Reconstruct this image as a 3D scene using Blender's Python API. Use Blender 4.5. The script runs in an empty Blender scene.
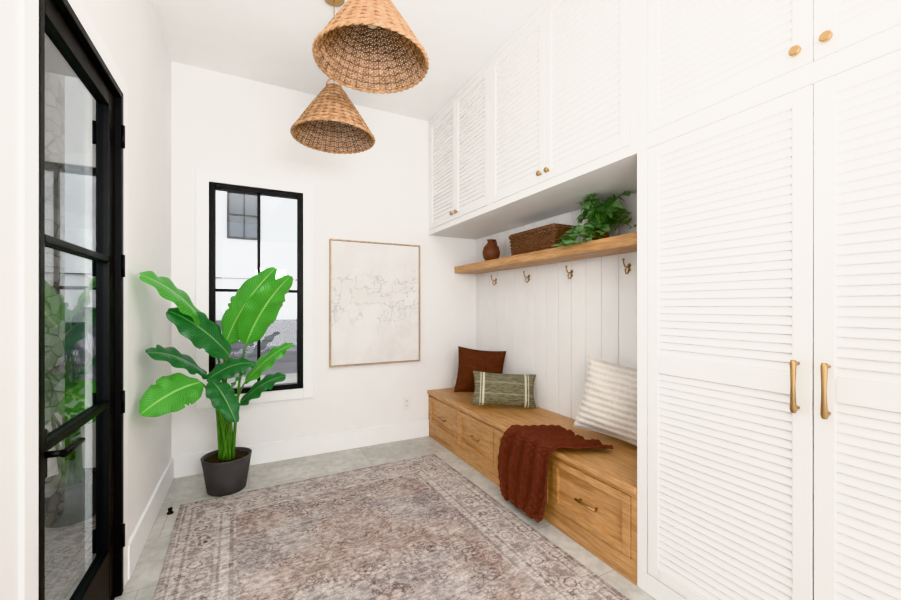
import bpy, math, random
from mathutils import Vector, Matrix
random.seed(7)
R=math.radians
def lin(c):
    return tuple(((v/255)/12.92 if v/255<=0.04045 else (((v/255)+0.055)/1.055)**2.4) for v in c)+(1.0,)

# ------------------------------------------------------------ materials
def newmat(name):
    m=bpy.data.materials.new(name); m.use_nodes=True
    nt=m.node_tree; b=nt.nodes['Principled BSDF']; return m,nt,b
def N(nt,t,**k):
    n=nt.nodes.new(t)
    for a,v in k.items():
        if a in n.inputs: n.inputs[a].default_value=v
        else: setattr(n,a,v)
    return n
def ramp(nt,fac,stops,const=False):
    r=nt.nodes.new('ShaderNodeValToRGB')
    e=r.color_ramp.elements
    while len(e)<len(stops): e.new(0.5)
    for i,(p,c) in enumerate(stops):
        e[i].position=p; e[i].color=c
    if const: r.color_ramp.interpolation='CONSTANT'
    nt.links.new(fac,r.inputs[0]); return r
def bump(nt,b,h,strength=0.3,dist=0.01):
    bp=nt.nodes.new('ShaderNodeBump'); bp.inputs['Strength'].default_value=strength; bp.inputs['Distance'].default_value=dist
    nt.links.new(h,bp.inputs['Height']); nt.links.new(bp.outputs[0],b.inputs['Normal'])
def coord(nt,kind='Object',scale=(1,1,1),rot=(0,0,0)):
    tc=nt.nodes.new('ShaderNodeTexCoord'); mp=nt.nodes.new('ShaderNodeMapping')
    mp.inputs['Scale'].default_value=scale; mp.inputs['Rotation'].default_value=rot
    nt.links.new(tc.outputs[kind],mp.inputs[0]); return mp.outputs[0]
def noise(nt,vec,scale,detail=4,rough=.55):
    n=nt.nodes.new('ShaderNodeTexNoise'); n.inputs['Scale'].default_value=scale; n.inputs['Detail'].default_value=detail
    n.inputs['Roughness'].default_value=rough; nt.links.new(vec,n.inputs['Vector']); return n.outputs[0]
def math_(nt,op,a,b=None,clamp=False):
    n=nt.nodes.new('ShaderNodeMath'); n.operation=op; n.use_clamp=clamp
    for i,v in enumerate((a,b)):
        if v is None: continue
        if isinstance(v,(int,float)): n.inputs[i].default_value=v
        else: nt.links.new(v,n.inputs[i])
    return n.outputs[0]
def mixc(nt,f,a,b,mode='MIX'):
    n=nt.nodes.new('ShaderNodeMixRGB'); n.blend_type=mode
    for i,v in enumerate((f,a,b)):
        if isinstance(v,(int,float)): n.inputs[i].default_value=v
        elif isinstance(v,tuple): n.inputs[i].default_value=v
        else: nt.links.new(v,n.inputs[i])
    return n.outputs[0]
def simple(name,c,rough=.5,metal=0,var=0.06,scale=6,bs=0,bscale=60,spec=.5):
    m,nt,b=newmat(name)
    v=coord(nt); f=noise(nt,v,scale)
    c0=lin(c); lo=tuple(x*(1-var) for x in c0[:3])+(1,); hi=tuple(min(1,x*(1+var)) for x in c0[:3])+(1,)
    r=ramp(nt,f,[(.3,lo),(.7,hi)]); nt.links.new(r.outputs[0],b.inputs['Base Color'])
    b.inputs['Roughness'].default_value=rough; b.inputs['Metallic'].default_value=metal
    b.inputs['Specular IOR Level'].default_value=spec
    if bs: bump(nt,b,noise(nt,v,bscale),bs,.004)
    return m
M={}
M['wall']=simple('wall_paint',(243,241,239),.7,var=.01,bs=.05,bscale=120,spec=.2)
M['ceil']=simple('ceiling_paint',(248,247,246),.8,var=.01,spec=.2)
M['trim']=simple('trim_paint',(247,246,245),.45,var=.01,spec=.3)
M['cab']=simple('cabinet_paint',(243,241,239),.55,var=.01,spec=.2)
M['black']=simple('black_metal',(14,14,15),.5,var=.1,spec=.3)
M['brass']=simple('brass',(182,150,108),.32,1.0,var=.05)
M['pot']=simple('charcoal_ceramic',(84,83,84),.55,var=.12,bs=.1)
M['soil']=simple('soil',(50,38,28),.95,var=.4,scale=60,bs=.8,bscale=90)
M['clay']=simple('terracotta',(118,74,56),.6,var=.25,scale=14,bs=.2)
M['stem']=simple('plant_stem',(88,136,60),.5,var=.2)
M['plastic']=simple('white_plastic',(238,237,233),.4,var=.01)
M['dark']=simple('dark_slot',(30,30,30),.6)
M['bulb']=simple('opal_bulb',(250,240,220),.3)
M['stucco']=simple('white_stucco',(238,238,238),.9,var=.02,bs=.2)
M['greysid']=simple('grey_siding',(112,111,118),.8,var=.05)
M['soffit']=simple('porch_soffit',(70,66,62),.7,var=.1)
M['concrete']=simple('concrete',(170,168,162),.9,var=.08,bs=.2)
M['hedge']=simple('hedge_leaf',(80,115,50),.6,var=.4,scale=20)

def wood(name,c1,c2,along='y',rough=.42):
    m,nt,b=newmat(name)
    s={'y':(14,1.0,14),'z':(14,14,1.0)}[along]
    v=coord(nt,scale=s); f=noise(nt,v,2.2,6,.6)
    v2=coord(nt,scale=tuple(a*4 for a in s)); f2=noise(nt,v2,3,3)
    col=ramp(nt,f,[(.28,lin(c1)),(.52,lin(c2)),(.75,lin(tuple(min(255,x+14) for x in c2)))]).outputs[0]
    col=mixc(nt,.6,col,ramp(nt,f2,[(.36,(.62,.53,.46,1)),(.58,(1,1,1,1))]).outputs[0],'MULTIPLY')
    nt.links.new(col,b.inputs['Base Color']); b.inputs['Roughness'].default_value=rough
    bump(nt,b,f2,.08,.002); return m
M['oak']=wood('honey_oak',(174,124,78),(206,159,110))
M['oakz']=wood('pale_oak',(170,142,112),(200,172,140),'z')
M['wicker']=simple('brown_wicker',(116,84,64),.75,var=.5,scale=55)
def rattan(name,a,c,e):
    m,nt,b=newmat(name); v=coord(nt)
    f=noise(nt,v,38,3,.6); f2=noise(nt,v,9,3,.6)
    col=ramp(nt,f,[(.3,lin(a)),(.5,lin(c)),(.7,lin(e))]).outputs[0]
    col=mixc(nt,.25,col,ramp(nt,f2,[(.35,(.7,.62,.55,1)),(.6,(1,1,1,1))]).outputs[0],'MULTIPLY')
    nt.links.new(col,b.inputs['Base Color']); b.inputs['Roughness'].default_value=.6; return m
M['rattan']=rattan('rattan',(136,98,66),(180,138,100),(210,174,136))
M['ribs']=rattan('rattan_ribs',(96,66,44),(128,92,64),(158,120,86))

def floor_mat():
    m,nt,b=newmat('floor_stone_tile')
    v=coord(nt)
    br=nt.nodes.new('ShaderNodeTexBrick'); nt.links.new(v,br.inputs['Vector'])
    br.inputs['Scale'].default_value=1; br.inputs['Mortar Size'].default_value=.003; br.inputs['Brick Width'].default_value=.9; br.inputs['Row Height'].default_value=.45
    br.inputs['Color1'].default_value=(1,1,1,1); br.inputs['Color2'].default_value=(.93,.93,.93,1); br.inputs['Mortar'].default_value=(.72,.72,.71,1)
    f=noise(nt,v,3.5,8,.65); f2=noise(nt,v,16,7,.65)
    col=ramp(nt,f,[(.3,lin((192,189,182))),(.55,lin((212,209,202))),(.75,lin((225,222,216)))]).outputs[0]
    col=mixc(nt,.6,col,ramp(nt,f2,[(.38,(.74,.74,.73,1)),(.58,(1,1,1,1))]).outputs[0],'MULTIPLY')
    col=mixc(nt,1,col,br.outputs[0],'MULTIPLY')
    nt.links.new(col,b.inputs['Base Color']); b.inputs['Roughness'].default_value=.5
    bump(nt,b,f2,.15,.003); return m
M['floor']=floor_mat()

def rug_mat():
    m,nt,b=newmat('distressed_rug'); W=(1,1,1,1); K=(0,0,0,1)
    tc=nt.nodes.new('ShaderNodeTexCoord'); sp=nt.nodes.new('ShaderNodeSeparateXYZ'); o=tc.outputs['Object']; nt.links.new(o,sp.inputs[0])
    ax=math_(nt,'ABSOLUTE',sp.outputs[0]); ay=math_(nt,'ABSOLUTE',sp.outputs[1])
    ex=math_(nt,'SUBTRACT',.92,ax); ey=math_(nt,'SUBTRACT',1.42,ay); e=math_(nt,'MINIMUM',ex,ey)
    cb=nt.nodes.new('ShaderNodeCombineXYZ'); nt.links.new(ax,cb.inputs[0]); nt.links.new(ay,cb.inputs[1])
    mv=cb.outputs[0]
    def rosettes(scale,rnd,stops):
        vo=N(nt,'ShaderNodeTexVoronoi'); vo.inputs['Scale'].default_value=scale; vo.inputs['Randomness'].default_value=rnd; nt.links.new(mv,vo.inputs['Vector'])
        wob=math_(nt,'MULTIPLY',math_(nt,'SUBTRACT',noise(nt,mv,scale*5,2,.5),.5),.34)
        return ramp(nt,math_(nt,'ADD',vo.outputs['Distance'],wob),stops,True).outputs[0]
    big=rosettes(4.2,.35,[(0,W),(.07,K),(.14,(.7,.7,.7,1)),(.25,K),(.31,W),(.35,K),(.50,(.6,.6,.6,1)),(.58,K)])
    small=rosettes(11,.6,[(0,W),(.12,K),(.30,(.8,.8,.8,1)),(.40,K),(.55,(.5,.5,.5,1))])
    n1=noise(nt,mv,12,3,.6)
    vine=ramp(nt,n1,[(.455,K),(.475,W),(.50,W),(.52,K),(.60,K),(.62,W),(.65,K)]).outputs[0]
    pat=mixc(nt,.5,big,small); pat=mixc(nt,.7,pat,vine,'LIGHTEN')
    base=lin((204,190,182)); dark=lin((106,86,82)); lightc=lin((230,223,217)); rust=lin((176,148,137)); grey=lin((158,154,156))
    field=mixc(nt,pat,base,dark)
    n3=noise(nt,mv,2.3,2,.4)
    field=mixc(nt,math_(nt,'MULTIPLY',ramp(nt,n3,[(.46,K),(.5,W)]).outputs[0],.32),field,rust)
    field=mixc(nt,math_(nt,'MULTIPLY',ramp(nt,n3,[(.40,W),(.44,K)]).outputs[0],.34),field,grey)
    e4=math_(nt,'MULTIPLY',e,3.0)
    inb=ramp(nt,e4,[(0,W),(.96,K)],True).outputs[0]
    bord=mixc(nt,small,lin((200,187,180)),lin((112,93,89))); bord=mixc(nt,math_(nt,'MULTIPLY',vine,.5),bord,lightc)
    col=mixc(nt,inb,field,bord)
    lines=ramp(nt,e4,[(0,W),(.07,K),(.10,(.8,.8,.8,1)),(.13,K),(.22,(.8,.8,.8,1)),(.26,K),(.70,(.8,.8,.8,1)),(.74,K),(.86,W),(.92,K)],True).outputs[0]
    col=mixc(nt,math_(nt,'MULTIPLY',lines,.42),col,lin((128,110,106)))
    l2=ramp(nt,e4,[(0,K),(.07,W),(.10,K),(.13,W),(.22,K),(.26,W),(.30,K),(.66,W),(.70,K),(.74,W),(.86,K)],True).outputs[0]
    col=mixc(nt,math_(nt,'MULTIPLY',l2,.25),col,lightc)
    n4=noise(nt,o,4.5,10,.8); wear=ramp(nt,n4,[(.47,K),(.62,W)]).outputs[0]
    col=mixc(nt,math_(nt,'MULTIPLY',wear,.55),col,lightc)
    mp=nt.nodes.new('ShaderNodeMapping'); mp.inputs['Scale'].default_value=(16,70,1); nt.links.new(o,mp.inputs[0])
    n5=noise(nt,mp.outputs[0],1,4,.7)
    col=mixc(nt,.65,col,ramp(nt,n5,[(.40,(.56,.52,.52,1)),(.54,(1,1,1,1))]).outputs[0],'MULTIPLY')
    nt.links.new(col,b.inputs['Base Color']); b.inputs['Roughness'].default_value=.95; b.inputs['Specular IOR Level'].default_value=.1
    bump(nt,b,noise(nt,o,220,2),.3,.003); return m
M['rug']=rug_mat()

def leaf_mat(name,c1,c2,rib,spec=.5):
    m,nt,b=newmat(name)
    uv=nt.nodes.new('ShaderNodeUVMap'); sp=nt.nodes.new('ShaderNodeSeparateXYZ'); nt.links.new(uv.outputs[0],sp.inputs[0])
    a=math_(nt,'ABSOLUTE',math_(nt,'SUBTRACT',sp.outputs[0],.5))
    ph=math_(nt,'MULTIPLY',math_(nt,'SUBTRACT',sp.outputs[1],math_(nt,'MULTIPLY',a,.25)),190)
    s=math_(nt,'ADD',math_(nt,'MULTIPLY',math_(nt,'SINE',ph),.5),.5)
    n=noise(nt,coord(nt),7,3)
    col=mixc(nt,n,lin(c1),lin(c2)); col=mixc(nt,math_(nt,'MULTIPLY',s,.22),col,lin(rib))
    ribm=ramp(nt,a,[(.015,(1,1,1,1)),(.03,(0,0,0,1))]).outputs[0]; col=mixc(nt,ribm,col,lin(rib))
    nt.links.new(col,b.inputs['Base Color']); b.inputs['Roughness'].default_value=.3
    bump(nt,b,s,.3,.004)
    tr=nt.nodes.new('ShaderNodeBsdfTranslucent'); nt.links.new(col,tr.inputs[0])
    mx=nt.nodes.new('ShaderNodeMixShader'); mx.inputs[0].default_value=.3
    out=nt.nodes['Material Output']; nt.links.new(b.outputs[0],mx.inputs[1]); nt.links.new(tr.outputs[0],mx.inputs[2]); nt.links.new(mx.outputs[0],out.inputs[0])
    return m
M['leaf']=leaf_mat('banana_leaf_light',(54,142,52),(96,184,76),(158,212,120))
M['leafd']=leaf_mat('banana_leaf_dark',(30,88,50),(60,130,70),(122,172,112))
M['ivy']=leaf_mat('pothos_leaf',(86,132,84),(146,182,130),(190,215,168))

def glass_mat(name,tint):
    m,nt,b=newmat(name); nt.nodes.remove(b)
    tr=nt.nodes.new('ShaderNodeBsdfTransparent'); tr.inputs[0].default_value=tint
    gl=nt.nodes.new('ShaderNodeBsdfGlossy'); gl.inputs['Roughness'].default_value=.01
    lw=nt.nodes.new('ShaderNodeLayerWeight'); lw.inputs[0].default_value=.5
    fac=math_(nt,'ADD',math_(nt,'MULTIPLY',math_(nt,'POWER',lw.outputs['Facing'],4.0),.95),.05,True)
    mx=nt.nodes.new('ShaderNodeMixShader'); nt.links.new(fac,mx.inputs[0]); nt.links.new(tr.outputs[0],mx.inputs[1]); nt.links.new(gl.outputs[0],mx.inputs[2])
    nt.links.new(mx.outputs[0],nt.nodes['Material Output'].inputs[0]); return m
M['glass']=glass_mat('window_glass',(.98,.985,.985,1))
M['dglass']=glass_mat('door_glass',(.62,.64,.64,1))
M['nglass']=simple('neighbour_glass',(92,100,108),.1)

def art_mat():
    m,nt,b=newmat('abstract_canvas'); W=(1,1,1,1); K=(0,0,0,1)
    v=coord(nt); n1=noise(nt,v,2.2,5,.6)
    col=ramp(nt,n1,[(.35,lin((224,219,215))),(.6,lin((234,230,227)))]).outputs[0]
    n2=noise(nt,coord(nt,scale=(1,1,1.7)),2.6,4,.55)
    line=ramp(nt,n2,[(.485,K),(.495,W),(.505,K)]).outputs[0]
    n3=noise(nt,coord(nt,scale=(1.8,1,.8)),3.0,3,.5)
    line2=ramp(nt,n3,[(.498,K),(.506,W),(.514,K)]).outputs[0]
    sp=nt.nodes.new('ShaderNodeSeparateXYZ'); nt.links.new(v,sp.inputs[0])
    msk=ramp(nt,math_(nt,'MULTIPLY',math_(nt,'ABSOLUTE',math_(nt,'SUBTRACT',sp.outputs[2],.06)),2),[(.36,W),(.7,K)]).outputs[0]
    l=mixc(nt,1,line,line2,'LIGHTEN'); l=mixc(nt,1,l,msk,'MULTIPLY')
    wsh=ramp(nt,noise(nt,v,5,4,.6),[(.48,K),(.62,W)]).outputs[0]
    col=mixc(nt,math_(nt,'MULTIPLY',wsh,.3),col,lin((243,242,241)))
    col=mixc(nt,math_(nt,'MULTIPLY',l,.7),col,lin((176,178,182)))
    nt.links.new(col,b.inputs['Base Color']); b.inputs['Roughness'].default_value=.9
    bump(nt,b,noise(nt,v,160,2),.15,.002); return m
M['art']=art_mat()

def fabric(name,c,scale=90,bs=.6,stripes=None,var=.12):
    m,nt,b=newmat(name); v=coord(nt)
    f=noise(nt,v,scale,3,.6)
    c0=lin(c); col=ramp(nt,f,[(.3,tuple(x*(1-var*2) for x in c0[:3])+(1,)),(.65,c0)]).outputs[0]
    h=f
    if stripes:
        sp=nt.nodes.new('ShaderNodeSeparateXYZ'); nt.links.new(v,sp.inputs[0])
        s=math_(nt,'ADD',math_(nt,'MULTIPLY',math_(nt,'SINE',math_(nt,'MULTIPLY',sp.outputs[stripes[0]],stripes[1])),.5),.5)
        col=mixc(nt,math_(nt,'MULTIPLY',s,stripes[3]),col,lin(stripes[2])); h=math_(nt,'ADD',s,math_(nt,'MULTIPLY',f,.5))
    nt.links.new(col,b.inputs['Base Color']); b.inputs['Roughness'].default_value=.95; b.inputs['Specular IOR Level'].default_value=.1
    bump(nt,b,h,bs,.006); return m
M['rustf']=fabric('rust_fabric',(98,62,50),40)
M['throw']=fabric('rust_knit',(108,64,54),120)
M['cream']=fabric('cream_knit',(226,217,207),70,.8,(2,170,(242,236,229),.6),.08)
def olive():
    m,nt,b=newmat('olive_pattern_fabric'); v=coord(nt); W=(1,1,1,1); K=(0,0,0,1)
    sp=nt.nodes.new('ShaderNodeSeparateXYZ'); nt.links.new(v,sp.inputs[0])
    ax=math_(nt,'ABSOLUTE',sp.outputs[0])
    rm=ramp(nt,math_(nt,'MULTIPLY',ax,4),[(0,K),(.66,W),(.72,K),(.77,W),(.80,K)],True)
    n=noise(nt,coord(nt,scale=(6,6,60)),3,3,.6)
    g=ramp(nt,n,[(.4,lin((98,94,74))),(.62,lin((142,137,114)))]).outputs[0]
    az=math_(nt,'ABSOLUTE',sp.outputs[2]); rz=ramp(nt,math_(nt,'MULTIPLY',az,8),[(0,K),(.3,K),(.36,W),(.44,K)])
    g=mixc(nt,math_(nt,'MULTIPLY',rz.outputs[0],.4),g,lin((185,180,155)))
    col=mixc(nt,rm.outputs[0],g,lin((208,201,180)))
    nt.links.new(col,b.inputs['Base Color']); b.inputs['Roughness'].default_value=.95
    bump(nt,b,noise(nt,v,120),.5,.004); return m
M['olive']=olive()
def stone():
    m,nt,b=newmat('stacked_stone'); v=coord(nt,scale=(1,1,1.8))
    vo=N(nt,'ShaderNodeTexVoronoi'); vo.inputs['Scale'].default_value=6; nt.links.new(v,vo.inputs['Vector'])
    n=noise(nt,vo.outputs['Color'],2,2); col=ramp(nt,n,[(.3,lin((160,150,138))),(.7,lin((232,226,216)))]).outputs[0]
    e=N(nt,'ShaderNodeTexVoronoi',feature='DISTANCE_TO_EDGE'); e.inputs['Scale'].default_value=6; nt.links.new(v,e.inputs['Vector'])
    col=mixc(nt,ramp(nt,e.outputs[0],[(.0,(1,1,1,1)),(.06,(0,0,0,1))]).outputs[0],col,lin((110,105,98)))
    nt.links.new(col,b.inputs['Base Color']); b.inputs['Roughness'].default_value=.9; bump(nt,b,e.outputs[0],.6,.03); return m
M['stone']=stone()

# ------------------------------------------------------------ mesh builder
class MB:
    def __init__(s): s.v=[]; s.f=[]; s.m=[]; s.sm=[]; s.uv={}; s.mats=[]
    def mi(s,k):
        if k not in s.mats: s.mats.append(k)
        return s.mats.index(k)
    def face(s,idx,k,smooth=False):
        s.f.append(tuple(idx)); s.m.append(s.mi(k)); s.sm.append(smooth)
    def box(s,x0,x1,y0,y1,z0,z1,k):
        b=len(s.v); s.v+=[(x,y,z) for x in (x0,x1) for y in (y0,y1) for z in (z0,z1)]
        for q in ((0,1,3,2),(4,6,7,5),(0,4,5,1),(2,3,7,6),(0,2,6,4),(1,5,7,3)): s.face([b+i for i in q],k)
        return s
    def tube(s,pts,r,k,n=8,closed=False,cap=True):
        pts=[Vector(p) for p in pts]; L=len(pts); rr=r if isinstance(r,(list,tuple)) else [r]*L
        b=len(s.v); up=None
        for i,p in enumerate(pts):
            if closed: t=pts[(i+1)%L]-pts[i-1]
            else: t=pts[min(i+1,L-1)]-pts[max(i-1,0)]
            t.normalize()
            if up is None:
                up=Vector((0,0,1)) if abs(t.z)<.9 else Vector((1,0,0))
            up=(up-t*up.dot(t)).normalized(); sd=t.cross(up)
            for j in range(n):
                a=2*math.pi*j/n; s.v.append(tuple(p+(up*math.cos(a)+sd*math.sin(a))*rr[i]))
        for i in range(L if closed else L-1):
            i2=(i+1)%L
            for j in range(n):
                j2=(j+1)%n; s.face((b+i*n+j,b+i*n+j2,b+i2*n+j2,b+i2*n+j),k,True)
        if cap and not closed:
            s.face([b+j for j in range(n)][::-1],k); s.face([b+(L-1)*n+j for j in range(n)],k)
        return s
    def lathe(s,c,prof,k,n=40):
        b=len(s.v)
        for (r,z) in prof:
            for j in range(n):
                a=2*math.pi*j/n; s.v.append((c[0]+r*math.cos(a),c[1]+r*math.sin(a),c[2]+z))
        for i in range(len(prof)-1):
            for j in range(n):
                j2=(j+1)%n; s.face((b+i*n+j,b+i*n+j2,b+(i+1)*n+j2,b+(i+1)*n+j),k,True)
        s.face([b+j for j in range(n)][::-1],k); s.face([b+(len(prof)-1)*n+j for j in range(n)],k)
        return s
    def grid(s,fn,nu,nv,k,smooth=True):
        b=len(s.v)
        for i in range(nu+1):
            for j in range(nv+1):
                s.v.append(tuple(fn(i/nu,j/nv))); s.uv[len(s.v)-1]=(i/nu,j/nv)
        for i in range(nu):
            for j in range(nv):
                a=b+i*(nv+1)+j; s.face((a,a+nv+1,a+nv+2,a+1),k,smooth)
        return s
    def build(s,name,parent=None,bevel=0,origin=None,seg=2):
        me=bpy.data.meshes.new(name); o0=Vector(origin) if origin else Vector((0,0,0))
        me.from_pydata([tuple(Vector(p)-o0) for p in s.v],[],s.f)
        for k in s.mats: me.materials.append(M[k])
        for p,mi,sm in zip(me.polygons,s.m,s.sm): p.material_index=mi; p.use_smooth=sm
        if s.uv:
            l=me.uv_layers.new(name='UVMap')
            for lp in me.loops: l.data[lp.index].uv=s.uv.get(lp.vertex_index,(0,0))
        me.update()
        o=bpy.data.objects.new(name,me); bpy.context.scene.collection.objects.link(o); o.location=o0
        if parent: o.parent=parent
        if bevel:
            md=o.modifiers.new('bevel','BEVEL'); md.width=bevel; md.segments=seg; md.limit_method='ANGLE'; md.angle_limit=R(40)
        return o
def empty(name):
    e=bpy.data.objects.new(name,None); bpy.context.scene.collection.objects.link(e); return e

# ------------------------------------------------------------ room
XL,XR,XF,YB,ZC=-.522,2.17,1.6,3.6,3.15
YR=-2.6; YN=1.222
DY0,DY1,DZ=1.465,2.268,2.265
WX0,WX1,WZ0,WZ1=-.28,.415,.59,2.273
WT=.12
b=MB(); b.box(XL-WT,XR+.15,YR,YB+.15,-.1,0,'floor'); b.build('floor')
b=MB(); b.box(XL-WT,XR+.15,YR,YB+.15,ZC,ZC+.12,'ceil'); b.build('ceiling')
b=MB(); b.box(XL-WT,XL,YR,DY0,0,ZC,'wall'); b.box(XL-WT,XL,DY1,YB,0,ZC,'wall'); b.box(XL-WT,XL,DY0,DY1,DZ,ZC,'wall'); b.build('wall_left')
b=MB(); b.box(XL-WT,WX0,YB,YB+.15,0,ZC,'wall'); b.box(WX1,XR+.15,YB,YB+.15,0,ZC,'wall'); b.box(WX0,WX1,YB,YB+.15,0,WZ0,'wall'); b.box(WX0,WX1,YB,YB+.15,WZ1,ZC,'wall'); b.build('wall_back')
b=MB(); b.box(XR,XR+.15,YR,YB,0,ZC,'wall'); b.build('wall_right')
b=MB(); b.box(XL,1.6,YB-.018,YB,0,.165,'trim'); b.build('baseboard_back',bevel=.004)
b=MB(); b.box(XL,XL+.018,DY1+.08,YB-.018,0,.165,'trim'); b.box(XL,XL+.018,YR,DY0-.08,0,.165,'trim'); b.build('baseboard_left',bevel=.004)
b=MB(); b.box(XL,XL+.012,DY0-.08,DY0,0,DZ+.08,'trim'); b.box(XL,XL+.012,DY1,DY1+.08,0,DZ+.08,'trim'); b.box(XL,XL+.012,DY0,DY1,DZ,DZ+.08,'trim'); b.build('trim_1',bevel=.003)
b=MB(); y0=YB-.02
b.box(WX0-.085,WX0,y0,YB,WZ0-.085,WZ1+.085,'trim'); b.box(WX1,WX1+.085,y0,YB,WZ0-.085,WZ1+.085,'trim'); b.box(WX0,WX1,y0,YB,WZ1,WZ1+.085,'trim'); b.box(WX0,WX1,y0,YB,WZ0-.085,WZ0,'trim'); b.build('trim_2',bevel=.003)
# window
w=empty('window_1'); b=MB(); fw=.042; y0,y1=YB-.006,YB+.07
b.box(WX0,WX0+fw,y0,y1,WZ0,WZ1,'black'); b.box(WX1-fw,WX1,y0,y1,WZ0,WZ1,'black'); b.box(WX0+fw,WX1-fw,y0,y1,WZ0,WZ0+fw,'black'); b.box(WX0+fw,WX1-fw,y0,y1,WZ1-fw,WZ1,'black')
cx=(WX0+WX1)/2+.005; b.box(cx-.012,cx+.012,y0+.03,y1-.01,WZ0+fw,WZ1-fw,'black')
for (a,c) in ((WX0+fw,cx-.012),(cx+.012,WX1-fw)): b.box(a,c,y0+.03,y1-.01,1.415,1.439,'black')
b.build('frame',w,.003)
b=MB(); b.box(WX0+.02,WX1-.02,YB+.045,YB+.049,WZ0+.02,WZ1-.02,'glass'); b.build('pane',w)
# door
d=empty('door_1'); b=MB()
b.box(-.61,-.508,DY0,DY0+.03,0,DZ,'black'); b.box(-.61,-.508,DY1-.03,DY1,0,DZ,'black'); b.box(-.61,-.508,DY0+.03,DY1-.03,DZ-.03,DZ,'black'); b.box(-.62,-.53,DY0+.03,DY1-.03,0,.02,'black')
b.build('jamb',d,.003)
b=MB(); a,c,z0,z1=DY0+.034,DY1-.034,.024,DZ-.034; x0,x1=-.575,-.533; st=.07
b.box(x0,x1,a,a+st,z0,z1,'black'); b.box(x0,x1,c-st,c,z0,z1,'black'); b.box(x0,x1,a+st,c-st,z1-st,z1,'black'); b.box(x0,x1,a+st,c-st,z0,.25,'black')
for z in (1.50,.88): b.box(x0,x1,a+st,c-st,z-.013,z+.013,'black')
b.build('leaf_frame',d,.003)
b=MB(); b.box(-.558,-.553,a+st-.01,c-st+.01,.24,z1-st+.01,'dglass'); b.build('glazing',d)
b=MB()
for z in (.27,.87,1.48,2.06): b.tube([(-.503,DY1-.03,z-.05),(-.503,DY1-.03,z+.05)],.007,'black',10)
b.build('hinges',d)
b=MB(); ly=DY0+.075; b.box(-.533,-.525,ly-.02,ly+.02,.80,.94,'black'); b.tube([(-.53,ly,.87),(-.48,ly,.87)],.010,'black',10); b.tube([(-.48,ly-.01,.87),(-.477,ly+.03,.872),(-.479,ly+.13,.868)],[.011,.010,.008],'black',10)
b.build('lever_handle',d)

# shiplap panelling in the niche
b=MB(); y=YN
while y<YB-.005:
    y2=min(y+.137,YB-.002); b.box(XR-.014,XR,y,y2,.0,2.01,'cab'); y+=.141
b.build('wall_right_paneling',bevel=.003)

# ------------------------------------------------------------ cabinets
def louver(b,y0,y1,z0,z1,xf,xb,p=.031):
    n=max(1,round((z1-z0)/p)); p=(z1-z0)/n
    for i in range(n):
        za=z0+i*p; zb=za+p; k=len(b.v)
        # a sloping slat face, a rounded nose and a shadowed return to the slat below
        prof=[(xb,za),(xf+.0015,za+.0005),(xf,za+.003),(xf+.0008,za+.006),(xb,zb)]
        for (x,z) in prof: b.v+=[(x,y0,z),(x,y1,z)]
        for q in range(len(prof)-1): b.face((k+2*q,k+2*q+2,k+2*q+3,k+2*q+1),'cab')
def door(par,y0,y1,z0,z1,rails=(),knob=None,pull=None,dp=.0125,pitch=.031):
    b=MB(); x0,x1=XF,XF+.02; s=.052
    b.box(x0,x1,y0,y0+s,z0,z1,'cab'); b.box(x0,x1,y1-s,y1,z0,z1,'cab')
    zs=[(z0,z0+s)]+list(rails)+[(z1-s,z1)]
    for a,c in zs: b.box(x0,x1,y0+s,y1-s,a,c,'cab')
    b.build('door_frame',par,.0025)
    b=MB()
    for (a,c),(e,f) in zip(zs[:-1],zs[1:]): louver(b,y0+s,y1-s,c,e,x0+.005,x0+.005+dp,pitch)
    b.build('louvers',par)
    if knob:
        b=MB(); ky,kz=knob; b.tube([(x0,ky,kz),(x0-.012,ky,kz),(x0-.014,ky,kz),(x0-.026,ky,kz),(x0-.029,ky,kz)],[.006,.006,.015,.016,.013],'brass',20); b.build('knob',par)
    if pull:
        b=MB(); ky,kz=pull; h=.085
        b.tube([(x0,ky,kz-h+.012),(x0-.028,ky,kz-h+.012)],.006,'brass',10); b.tube([(x0,ky,kz+h-.012),(x0-.028,ky,kz+h-.012)],.006,'brass',10)
        b.tube([(x0-.030,ky,kz-h),(x0-.032,ky,kz-h+.01),(x0-.034,ky,kz),(x0-.032,ky,kz+h-.01),(x0-.030,ky,kz+h)],[.007,.009,.0065,.009,.007],'brass',12); b.build('pull_handle',par)
g=.0018; TOP=3.105; UD=dict(dp=.0088,pitch=.036)
uc=empty('louvered_wall_cabinet')
b=MB(); b.box(XF+.022,XR-.015,YN+.001,YB-.003,2.01,ZC-.002,'cab'); b.build('carcass',uc)
b=MB()
b.box(XF,XF+.022,YN+.001,YB-.003,2.01,2.06,'cab'); b.box(XF,XF+.022,YN+.001,YB-.003,TOP,ZC-.002,'cab')
for a,c in ((YN+.001,1.262),(2.455,2.492),(3.565,YB-.003)): b.box(XF,XF+.022,a,c,2.06,TOP,'cab')
b.build('face_frame',uc,.002)
door(uc,1.262+g*2,1.859-g,2.06+2*g,TOP-2*g,knob=(1.825,2.115),**UD); door(uc,1.859+g,2.455-2*g,2.06+2*g,TOP-2*g,knob=(1.895,2.115),**UD)
door(uc,2.492+2*g,3.03-g,2.06+2*g,TOP-2*g,knob=(2.99,2.115),**UD); door(uc,3.03+g,3.565-2*g,2.06+2*g,TOP-2*g,knob=(3.065,2.115),**UD)
tc=empty('louvered_wardrobe_cabinet')
b=MB(); b.box(XF+.022,XR-.001,-.08,YN-.001,0.001,ZC-.002,'cab'); b.build('carcass',tc)
b=MB()
for a,c in ((0.001,.09),(2.012,2.078),(TOP,ZC-.002)): b.box(XF,XF+.022,-.08,YN-.001,a,c,'cab')
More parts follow.
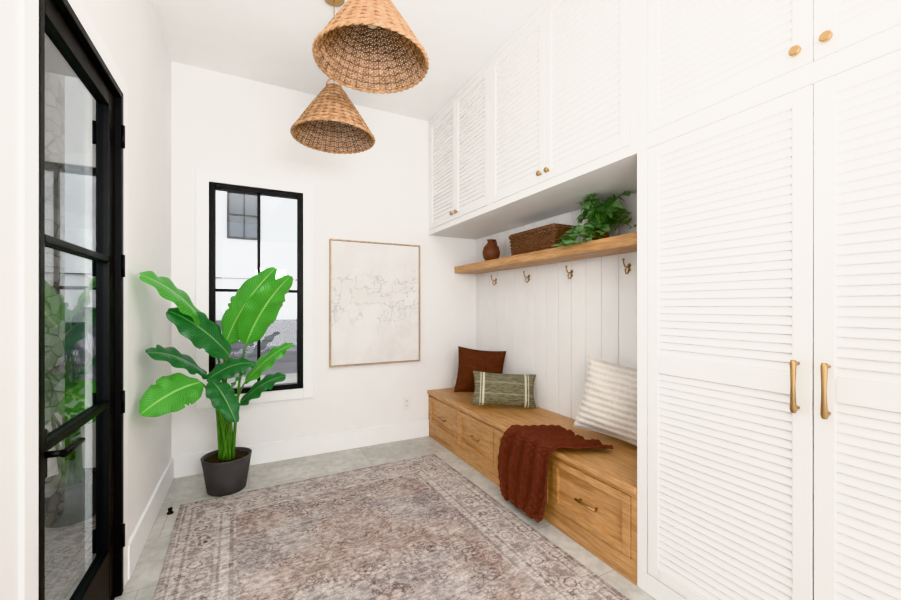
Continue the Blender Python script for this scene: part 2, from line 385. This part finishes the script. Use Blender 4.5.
for a,c in ((-.08,.0),(1.172,YN-.001)):
    b.box(XF,XF+.022,a,c,.09,2.012,'cab'); b.box(XF,XF+.022,a,c,2.078,TOP,'cab')
b.build('face_frame',tc,.002)
for a,c,kn in ((0.0+2*g,.584-g,.545),(.584+g,1.172-2*g,.622)):
    door(tc,a,c,.09+2*g,2.012-2*g,rails=[(1.005,1.08)],pull=(kn,1.04))
    door(tc,a,c,2.078+2*g,TOP-2*g,knob=(kn,2.13),dp=.0125)

# ------------------------------------------------------------ bench
be=empty('oak_storage_bench')
b=MB(); b.box(XF-.015,XR-.015,YN+.001,YB-.003,.425,.457,'oak'); b.build('seat_top',be,.004)
b=MB(); b.box(XF+.02,XR-.015,YN+.001,YB-.003,0.001,.425,'oak'); b.build('carcass',be)
ys=[YN+.001,1.81,2.40,2.985,YB-.003]
b=MB(); b.box(XF,XF+.02,ys[0],ys[-1],0.001,.105,'oak'); b.box(XF,XF+.02,ys[0],ys[-1],.405,.425,'oak')
for i,yy in enumerate(ys):
    a,c=(yy-.017,yy+.017) if 0<i<4 else ((yy,yy+.03) if i==0 else (yy-.03,yy)); b.box(XF,XF+.02,a,c,.105,.405,'oak')
b.build('face_frame',be,.0015)
for i in range(4):
    a=ys[i]+(.03 if i==0 else .017)+.003; c=ys[i+1]-(.03 if i==3 else .017)-.003; z0,z1=.108,.402; s=.045
    b=MB(); x0=XF-.004; b.box(x0,XF+.018,a,a+s,z0,z1,'oak'); b.box(x0,XF+.018,c-s,c,z0,z1,'oak'); b.box(x0,XF+.018,a+s,c-s,z0,z0+s,'oak'); b.box(x0,XF+.018,a+s,c-s,z1-s,z1,'oak'); b.build('drawer_frame',be,.002)
    b=MB(); b.box(XF+.012,XF+.018,a+s,c-s,z0+s,z1-s,'oak'); b.build('drawer_panel',be)
    b=MB(); my=(a+c)/2; z=.245; h=.06; xx=XF+.012
    b.tube([(xx,my-h+.006,z),(xx-.028,my-h+.006,z)],.005,'brass'); b.tube([(xx,my+h-.006,z),(xx-.028,my+h-.006,z)],.005,'brass')
    b.tube([(xx-.028,my-h-.01,z),(xx-.031,my,z),(xx-.028,my+h+.01,z)],[.007,.0055,.007],'brass',10); b.build('drawer_pull',be)

# shelf
b=MB(); b.box(1.895,XR-.015,YN+.001,YB-.002,1.640,1.708,'oak'); b.build('oak_wall_shelf',bevel=.003)

# hooks
for yy in (3.215,2.705,2.20,1.70):
    z=1.555; x=XR-.0145; b=MB(); q=.82
    T=lambda pts,r,n: b.tube([(x-dx*q,yy,z+dz*q) for dx,dz in pts],[a*q for a in r] if isinstance(r,list) else r*q,'brass',n)
    b.tube([(x,yy,z+.004),(x-.004,yy,z+.004)],.013,'brass',20); b.tube([(x,yy,z-.026),(x-.004,yy,z-.026)],.010,'brass',16)
    T([(.006,.012),(.006,-.038)],.006,10)
    T([(.005,-.005),(.03,-.012),(.055,-.002),(.066,.022),(.068,.04)],[.007,.006,.0055,.0055,.005],10)
    T([(.005,-.033),(.02,-.058),(.038,-.06),(.046,-.045),(.045,-.034)],[.006,.0055,.005,.005,.005],10)
    T([(.068,.038),(.068,.043),(.068,.052),(.068,.056)],[.005,.010,.010,.004],12)
    T([(.045,-.036),(.045,-.030),(.045,-.024),(.045,-.021)],[.005,.008,.008,.003],12)
    b.build('brass_coat_hook',origin=(x,yy,z))

# ------------------------------------------------------------ wall art, outlet, stop
fr=empty('framed_wall_art'); x0,x1,z0,z1=.634,1.50,.757,1.897
b=MB(); t=.012; ya,yb=YB-.034,YB-.002
b.box(x0,x0+t,ya,yb,z0,z1,'oakz'); b.box(x1-t,x1,ya,yb,z0,z1,'oakz'); b.box(x0+t,x1-t,ya,yb,z0,z0+t,'oakz'); b.box(x0+t,x1-t,ya,yb,z1-t,z1,'oakz'); b.build('frame',fr,.001)
b=MB(); b.box(x0+t+.003,x1-t-.003,YB-.026,YB-.004,z0+t+.003,z1-t-.003,'art'); b.build('canvas',fr,origin=((x0+x1)/2,YB-.02,(z0+z1)/2))
b=MB(); b.box(1.335,1.405,YB-.006,YB-.0005,.295,.41,'plastic')
for z in (.33,.375):
    b.box(1.352,1.388,YB-.009,YB-.006,z-.014,z+.014,'plastic'); b.box(1.362,1.365,YB-.0095,YB-.009,z-.006,z+.006,'dark'); b.box(1.375,1.378,YB-.0095,YB-.009,z-.006,z+.006,'dark')
b.build('wall_outlet',bevel=.001)
b=MB(); b.lathe((-.44,2.99,0.0005),[(.018,0),(.018,.006),(.011,.009),(.010,.022),(.013,.024),(.013,.032),(.006,.035)],'black',20); b.build('door_stop')

# ------------------------------------------------------------ rug
b=MB(); b.box(-.92,.92,-1.42,1.42,0,.008,'rug'); o=b.build('area_rug',bevel=.003); o.location=(.558,1.675,.0008); o.rotation_euler=(0,0,R(1.5))

# ------------------------------------------------------------ pendants
def pendant(x,y,zr=2.32):
    p=empty('rattan_pendant_lamp'); p.location=(x,y,zr)
    H=.29; R0=.232; rad=lambda s:.042+(R0-.042)*((1-s)**.93)   # s 0 rim, 1 top
    b=MB(); nr=50
    for i in range(nr):
        a=2*math.pi*i/nr; b.tube([((rad(s)-.001)*math.cos(a),(rad(s)-.001)*math.sin(a),s*H) for s in [j/8 for j in range(9)]],[.0038-.0018*j/8 for j in range(9)],'ribs',5,cap=False)
    rows=46; ns=nr*3
    for rI in range(rows):
        s=rI/(rows-1); r0=rad(s); amp=.0040*(.5+.5*(1-s)); tone='rattan' if (rI*7)%4 else 'ribs'
        b.tube([((r0+amp*math.cos(nr/2*th+math.pi*rI))*math.cos(th),(r0+amp*math.cos(nr/2*th+math.pi*rI))*math.sin(th),s*H) for th in [2*math.pi*k/ns for k in range(ns)]],.0038,tone,5,closed=True)
    for k in range(2):
        b.tube([((R0+.002+.004*math.cos(22*th+k*math.pi))*math.cos(th),(R0+.002+.004*math.cos(22*th+k*math.pi))*math.sin(th),-.003+.004*math.sin(22*th+k*math.pi)) for th in [2*math.pi*q/132 for q in range(132)]],.0055,'rattan',6,closed=True)
    b.build('woven_shade',p)
    b=MB(); b.lathe((0,0,0),[(.046,H-.004),(.047,H+.006),(.02,H+.012),(.012,H+.014)],'rattan',24)
    b.tube([(.043*math.cos(a),0,H+.005+.055*math.sin(a)) for a in [math.pi*k/14 for k in range(15)]],.006,'rattan',8); b.build('top_loop',p)
    b=MB(); b.tube([(0,0,H+.01),(0,0,ZC-zr-.02)],.003,'rattan',8); b.lathe((0,0,ZC-zr),[(.055,-.022),(.06,-.018),(.06,-.001)],'brass',28); b.build('cord_and_canopy',p)
    b=MB(); b.lathe((0,0,0),[(.018,H-.01),(.018,H-.06),(.014,H-.065)],'brass',20); b.build('socket',p)
    b=MB(); b.lathe((0,0,0),[(.004,.145),(.018,.15),(.028,.168),(.03,.185),(.024,.205),(.014,.226)],'bulb',20); b.build('bulb',p)
pendant(.452,2.40,2.31); pendant(.468,1.64,2.345)

# ------------------------------------------------------------ bird of paradise plant
pl=empty('potted_bird_of_paradise'); PX,PY=-.14,3.205
b=MB(); b.lathe((PX,PY,0.0005),[(.115,0),(.122,.006),(.141,.13),(.157,.236),(.159,.242),(.153,.244),(.148,.242),(.145,.225),(.143,.22)],'pot',48); b.build('pot',pl)
b=MB(); b.lathe((PX,PY,0),[(.141,.212),(.141,.222)],'soil',40); b.build('soil',pl)
def bez(a,c,e,t): return a*(1-t)**2+c*2*t*(1-t)+e*t*t
def leaf(b,P0,P1,w,nrm,sag,mat,fold=.25,seed=0):
    P0=Vector(P0);P1=Vector(P1);ax=(P1-P0); nrm=Vector(nrm).normalized()
    mid=(P0+P1)/2+Vector(sag)
    side=ax.cross(nrm).normalized()
    rnd=random.Random(seed); cuts=[rnd.uniform(.25,.85) for _ in range(3)]
    def f(u,v):
        c=bez(P0,mid,P1,v); s=(u-.5)*2
        prof=(math.sin(math.pi*min(1,(v*.96+.02))**.80))**.62
        hw=w/2*prof
        for q in cuts:
            hw*=1-.20*math.exp(-((v-q)/.016)**2)*(1 if s*(q-.55)>0 else 0)
        nn=side.cross((bez(P0,mid,P1,min(1,v+.02))-bez(P0,mid,P1,max(0,v-.02)))).normalized()
        if nn.dot(nrm)<0: nn=-nn
        rip=.012*math.sin(v*24+seed)*abs(s)**1.5*(1 if s>0 else .7)
        return c+side*s*hw*(1-.12*abs(s))+nn*(abs(s)*hw*fold-abs(s)**2.5*hw*.35+rip)
    b.grid(f,16,44,mat)
def stem(b,base,top,bulge):
    A=Vector(base);T=Vector(top);C=Vector((A.x*.6+T.x*.4,A.y*.6+T.y*.4,T.z*.75+.05))+Vector(bulge)
    pts=[bez(A,C,T,i/14) for i in range(15)]
    b.tube(pts,[.011-.006*(i/14) for i in range(15)],'stem',8)
LV=[ # base, tip, width, normal, sag, mat
 ((-.235,2.88,1.18),(-.478,2.42,1.455),.22,(.35,-.7,.65),(0,0,.09),'leaf'),
 ((-.115,2.88,.99),(-.404,2.66,1.275),.24,(.1,-.8,.6),(0,0,.07),'leafd'),
 ((-.238,2.93,.86),(-.478,2.53,1.06),.20,(.2,-.7,.75),(0,0,.08),'leafd'),
 ((-.255,2.73,.85),(-.478,2.42,.765),.24,(.3,-.85,.45),(0,0,.05),'leaf'),
 ((-.143,3.164,1.05),(.165,3.007,1.565),.27,(-.3,-.9,.3),(-.05,0,.04),'leaf'),
 ((-.018,3.044,1.04),(.245,2.80,1.50),.26,(.4,-.85,.2),(-.04,0,.05),'leaf'),
 ((-.025,3.10,.767),(.275,2.956,1.035),.16,(-.3,-.6,.7),(0,0,.07),'leaf'),
 ((-.054,3.0,.644),(.212,2.765,.845),.18,(-.2,-.6,.8),(0,0,.07),'leafd'),
 ((-.233,2.874,.8375),(.040,2.913,.92),.18,(0,-.6,.8),(0,0,.07),'leafd'),
 ((-.205,2.859,.83),(-.069,2.677,.60),.18,(.4,-.8,.5),(0,0,.06),'leafd'),
 ((-.13,3.10,.70),(-.02,2.86,.86),.12,(.4,-.8,.5),(0,0,.05),'leaf'),
]
b=MB(); bs=MB()
for i,(p0,p1,w,n,s,mt) in enumerate(LV):
    leaf(b,p0,p1,w,n,s,mt,seed=i)
    a=i*2.4; stem(bs,(PX+.045*math.cos(a),PY+.045*math.sin(a),.215),p0,(0,0,0))
for i in range(4):
    a=i*1.6; bs.tube([(PX+.03*math.cos(a),PY+.03*math.sin(a),.215),(PX+.025*math.cos(a),PY-.01+.025*math.sin(a),.34),(PX+.03*math.cos(a+.3),PY-.03+.03*math.sin(a),.46)],[.019,.015,.007],'stem',10)
b.build('leaves',pl); bs.build('stems',pl)

# ------------------------------------------------------------ cushions
def pillow(name,w,h,t,loc,rot,mat,seed=0):
    b=MB(); rnd=random.Random(seed); ph=[rnd.uniform(0,6) for _ in range(6)]
    for sg in (1,-1):
        def f(u,v,sg=sg):
            a=(u-.5)*2; c=(v-.5)*2
            x=a*w/2*(1-.09*(1-c*c)); z=c*h/2*(1-.09*(1-a*a))
            k=max(0,(1-a**4)*(1-c**4))
            y=sg*t/2*(k**.55)*(.75+.25*(1-a*a)*(1-c*c))
            y+=sg*.008*math.sin(a*7+ph[0]+c*3)*math.sin(c*6+ph[1])*k
            return (x,y,z)
        if sg==-1: b.grid(f,36,36,mat)
        else: b.grid(lambda u,v:f(1-u,v),36,36,mat)
    pts=[]
    for (u0,v0,u1,v1) in ((-1,-1,1,-1),(1,-1,1,1),(1,1,-1,1),(-1,1,-1,-1)):
        for i in range(12):
            a=u0+(u1-u0)*i/12; c=v0+(v1-v0)*i/12; pts.append((a*w/2*(1-.09*(1-c*c)),0,c*h/2*(1-.09*(1-a*a))))
    b.tube(pts,.0035,mat,6,closed=True)
    o=b.build(name); o.rotation_euler=[R(q) for q in rot]
    mt=o.rotation_euler.to_matrix(); mz=min((mt@v.co).z for v in o.data.vertices); mx=max((mt@v.co).x for v in o.data.vertices)
    o.location=(min(loc[0],XR-.017-mx),loc[1],.4585-mz); return o
pillow('rust_throw_pillow',.45,.42,.16,(1.975,3.12),(-9,6,-26),'rustf',1)
pillow('olive_lumbar_pillow',.53,.28,.13,(1.905,2.70),(-22,3,-30),'olive',2)
pillow('cream_throw_pillow',.45,.46,.20,(1.985,1.64),(-9,10,-60),'cream',3)

# ------------------------------------------------------------ knitted throw
keys=[(1.84,.462),(1.80,.464),(1.72,.465),(1.64,.465),(1.585,.465),(1.567,.450),(1.560,.41),(1.556,.30),(1.553,.19),(1.545,.10),(1.530,.045),(1.505,.022)]
def cat(ks,t):
    n=len(ks)-1; f=min(t*n,n-1e-6); i=int(f); u=f-i
    P=[ks[max(i-1,0)],ks[i],ks[i+1],ks[min(i+2,n)]]
    return tuple(.5*((2*P[1][q])+(-P[0][q]+P[2][q])*u+(2*P[0][q]-5*P[1][q]+4*P[2][q]-P[3][q])*u*u+(-P[0][q]+3*P[1][q]-3*P[2][q]+P[3][q])*u**3) for q in range(len(P[0])))
yk=[(1.78,.44),(1.80,.46),(1.84,.46),(1.88,.46),(1.92,.46),(1.95,.46),(1.97,.47),(1.99,.49),(2.0,.48),(1.99,.44),(1.98,.40),(1.97,.36)]
NR=18
def thr(u,v):
    x,z=cat(keys,v); yc,wd=cat(yk,v); x2,z2=cat(keys,min(1,v+.01)); x1,z1=cat(keys,max(0,v-.01))
    tx,tz=x2-x1,z2-z1; l=math.hypot(tx,tz) or 1; nx,nz=tz/l,-tx/l
    if nz<0 and nx>0: nx,nz=-nx,-nz
    wv=.5+.5*math.sin(2*math.pi*4.2*u+1.6*math.sin(3.5*v)+.5)
    d=.006+.026*wv*(1 if v>.35 else .7)
    row=int(u*NR); kn=abs(math.sin(math.pi*u*NR))**.6*.008*(.6+.4*math.sin(v*110+(3.1 if row%2 else 0)))
    d+=kn
    y=yc+(u-.5)*wd+.006*math.sin(v*14+u*5)
    if v<.35: x+=.02*math.sin(u*9)*(1-v/.35)
    end=.012*math.sin(u*19) if v>.9 else 0
    return (x+nx*d,y,max(z+nz*d,.012)+(end*(v-.9)*5 if v>.9 else 0)+.004)
b=MB(); b.grid(thr,200,180,'throw'); o=b.build('knit_throw_blanket'); md=o.modifiers.new('s','SOLIDIFY'); md.thickness=.006; md.offset=1

# ------------------------------------------------------------ shelf decor
b=MB(); sz=1.7085
b.lathe((2.03,3.11,sz),[(.040,0),(.048,.004),(.075,.05),(.083,.095),(.072,.145),(.045,.175),(.034,.19),(.036,.205),(.044,.215),(.038,.216),(.028,.20)],'clay',36)
b.tube([(2.03,3.11-.036,sz+.20),(2.03,3.11-.075,sz+.195),(2.03,3.11-.085,sz+.165),(2.03,3.11-.066,sz+.145)],.007,'clay',8)
b.build('terracotta_vase')
b=MB(); bx0,bx1,by0,by1=1.935,2.11,2.15,2.65
def rrect(e,z,rI,amp=.005):
    pts=[]; L=[(bx0-e,by0-e),(bx1+e,by0-e),(bx1+e,by1+e),(bx0-e,by1+e)]
    for i in range(4):
        p,q=L[i],L[(i+1)%4]; n=8 if i%2==0 else 20
        for k in range(n):
            t=(k+.15)/n if k==0 else k/n
            px,py=p[0]+(q[0]-p[0])*t,p[1]+(q[1]-p[1])*t
            o_=amp*(1 if (k+rI)%2 else -1)
            if i%2==0: py+= o_*(1 if i==2 else -1)
            else: px+= o_
            pts.append((px,py,z))
    return pts
for r_ in range(11): b.tube(rrect(.014*r_/11,sz+.010+r_*.0135,r_),.0066,'wicker',6,closed=True)
b.tube(rrect(.016,sz+.160,0,.002),.010,'wicker',6,closed=True); b.tube(rrect(.013,sz+.172,1,.002),.008,'wicker',6,closed=True)
for yy in [by0+(by1-by0)*k/20 for k in range(21)]:
    for xx,sg in ((bx0,-1),(bx1,1)): b.tube([(xx,yy,sz+.004),(xx+sg*.014,yy,sz+.158)],.0045,'wicker',5)
b.box(bx0+.006,bx1-.006,by0+.006,by1-.006,sz+.001,sz+.010,'wicker')
b.build('wicker_basket')
iv=empty('potted_pothos'); cx_,cy_=2.03,1.82
b=MB(); b.lathe((cx_,cy_,sz),[(.042,0),(.048,.004),(.056,.08),(.058,.09),(.052,.09),(.050,.08)],'clay',28); b.build('pot',iv)
b=MB(); bs=MB(); rnd=random.Random(4)
def heart(b,c,axis,nrm,L):
    axis=Vector(axis).normalized(); side=axis.cross(Vector(nrm)).normalized(); nn=side.cross(axis)
    def f(u,v):
        s=(u-.5)*2; hw=L*.42*(math.sin(math.pi*min(1,v*.97+.03)**.6))**.8
        return Vector(c)+axis*(v*L-.12*L*abs(s)*(1-v))+side*s*hw+nn*(abs(s)*hw*.3-v*v*L*.25)
    b.grid(f,4,6,'ivy')
for i in range(60):
    th=rnd.uniform(0,2*math.pi); out=rnd.uniform(.06,.21); up=rnd.uniform(-.08,.19)
    if i%4==0: th=math.pi+rnd.uniform(-.9,.9); up=-.10
    ex=max(-.17,min(.05,math.cos(th)*out)); ey=math.sin(th)*out*1.1
    A=Vector((cx_,cy_,sz+.085)); E=Vector((cx_+ex,cy_+ey,max(sz+.02,sz+.12+up))); C=(A+E)/2+Vector((0,0,.10))
    if i%7==0: E=Vector((cx_-.18,cy_+ey,sz-.01)); C=Vector((cx_-.15,cy_+ey*.8,sz+.15))
    bs.tube([bez(A,C,E,k/8) for k in range(9)],.0018,'stem',4)
    for k in range(5):
        t=.35+.65*k/4; p=bez(A,C,E,t); dr=Vector((math.cos(th)+rnd.uniform(-.8,.8),math.sin(th)+rnd.uniform(-.8,.8),rnd.uniform(-.5,.5)))
        if p.x>cx_+.02: dr.x=-abs(dr.x)
        if p.z<sz+.05: dr.z=abs(dr.z); dr.x=-abs(dr.x)
        heart(b,p,dr,(rnd.uniform(-.9,-.1),rnd.uniform(-.8,.1),1),rnd.uniform(.046,.068))
b.build('leaves',iv); bs.build('vines',iv)

# ------------------------------------------------------------ outside
b=MB(); b.box(-14,10,-6,16,-.25,-.12,'concrete'); b.build('exterior_ground')
nb=empty('neighbour_house'); b=MB(); b.box(-12,6,9,9.3,-.12,8,'stucco'); b.build('facade',nb)
b=MB(); b.box(-12,6,8.9,8.999,-.12,.95,'greysid')
for i in range(7): b.box(-12,6,8.885,8.9,i*.15,i*.15+.12,'greysid')
b.build('lower_siding',nb)
b=MB(); b.box(-.36,.17,8.97,8.999,2.68,3.58,'nglass')
for a,c,e,f in ((-.39,-.35,2.65,3.61),(.16,.20,2.65,3.61),(-.10,-.075,2.65,3.61),(-.35,.16,2.65,2.69),(-.35,.16,3.57,3.61),(-.35,.16,3.12,3.145)): b.box(a,c,8.94,8.97,e,f,'black')
b.build('window_unit',nb,0)
b=MB(); b.box(-12,6,8.97,8.999,1.85,1.87,'greysid'); b.build('facade_joint',nb)
b=MB(); b.box(-2.4,-.66,.6,3.3,2.75,2.9,'soffit'); b.build('porch_roof')
b=MB(); b.box(-1.42,-1.13,3.4,3.62,-.12,3.6,'stone'); b.build('stone_porch_column')
hd=MB(); rnd=random.Random(9)
for i in range(900):
    c=Vector((rnd.uniform(-2.9,-1.4),rnd.uniform(4.4,5.4),rnd.uniform(-.1,.75))); ax=Vector((rnd.uniform(-1,1),rnd.uniform(-1,1),rnd.uniform(-.2,1))).normalized(); sd=ax.cross(Vector((rnd.uniform(-1,1),rnd.uniform(-1,1),.5))).normalized()
    k=len(hd.v); L=.12; hd.v+=[tuple(c),tuple(c+ax*L*.5+sd*L*.25),tuple(c+ax*L),tuple(c+ax*L*.5-sd*L*.25)]; hd.face((k,k+1,k+2,k+3),'hedge')
hd.build('garden_hedge')

# ------------------------------------------------------------ light
wd=bpy.data.worlds.new('World'); bpy.context.scene.world=wd; wd.use_nodes=True
bg=wd.node_tree.nodes['Background']; bg.inputs[0].default_value=(.95,.97,1,1); bg.inputs[1].default_value=2.15
def area(name,loc,rot,sx,sy,p,col=(1,1,1)):
    l=bpy.data.lights.new(name,'AREA'); l.shape='RECTANGLE'; l.size=sx; l.size_y=sy; l.energy=p; l.color=col
    o=bpy.data.objects.new(name,l); bpy.context.scene.collection.objects.link(o); o.location=loc; o.rotation_euler=[R(a) for a in rot]; return o
area('rear_fill',(.6,-2.4,1.6),(100,0,0),2.4,2.4,48,(1,.99,.98))  # unseen fill panel added behind the camera to brighten the room
area('ceiling_bounce_fill',(.35,-.3,1.8),(138,0,0),.5,.5,55,(1,.99,.98))  # added fill lamp, aimed up and forward to lift the ceiling
area('door_side_fill',(-1.15,1.85,1.4),(90,0,-90),.9,2.2,36,(1,1,1))  # extra panel added outside the door to brighten niche panelling and cabinets

cam=bpy.data.cameras.new('camera'); co=bpy.data.objects.new('camera',cam); bpy.context.scene.collection.objects.link(co)
co.location=(0,0,1.3); co.rotation_euler=(R(90),0,R(-27.2)); cam.sensor_width=36; cam.lens=15.66; cam.shift_y=.0067; cam.clip_start=.02
bpy.context.scene.camera=co
vs=bpy.context.scene.view_settings
for vt in ('Khronos PBR Neutral','Standard'):
    try:
        vs.view_transform=vt; break
    except Exception as e: print(e)
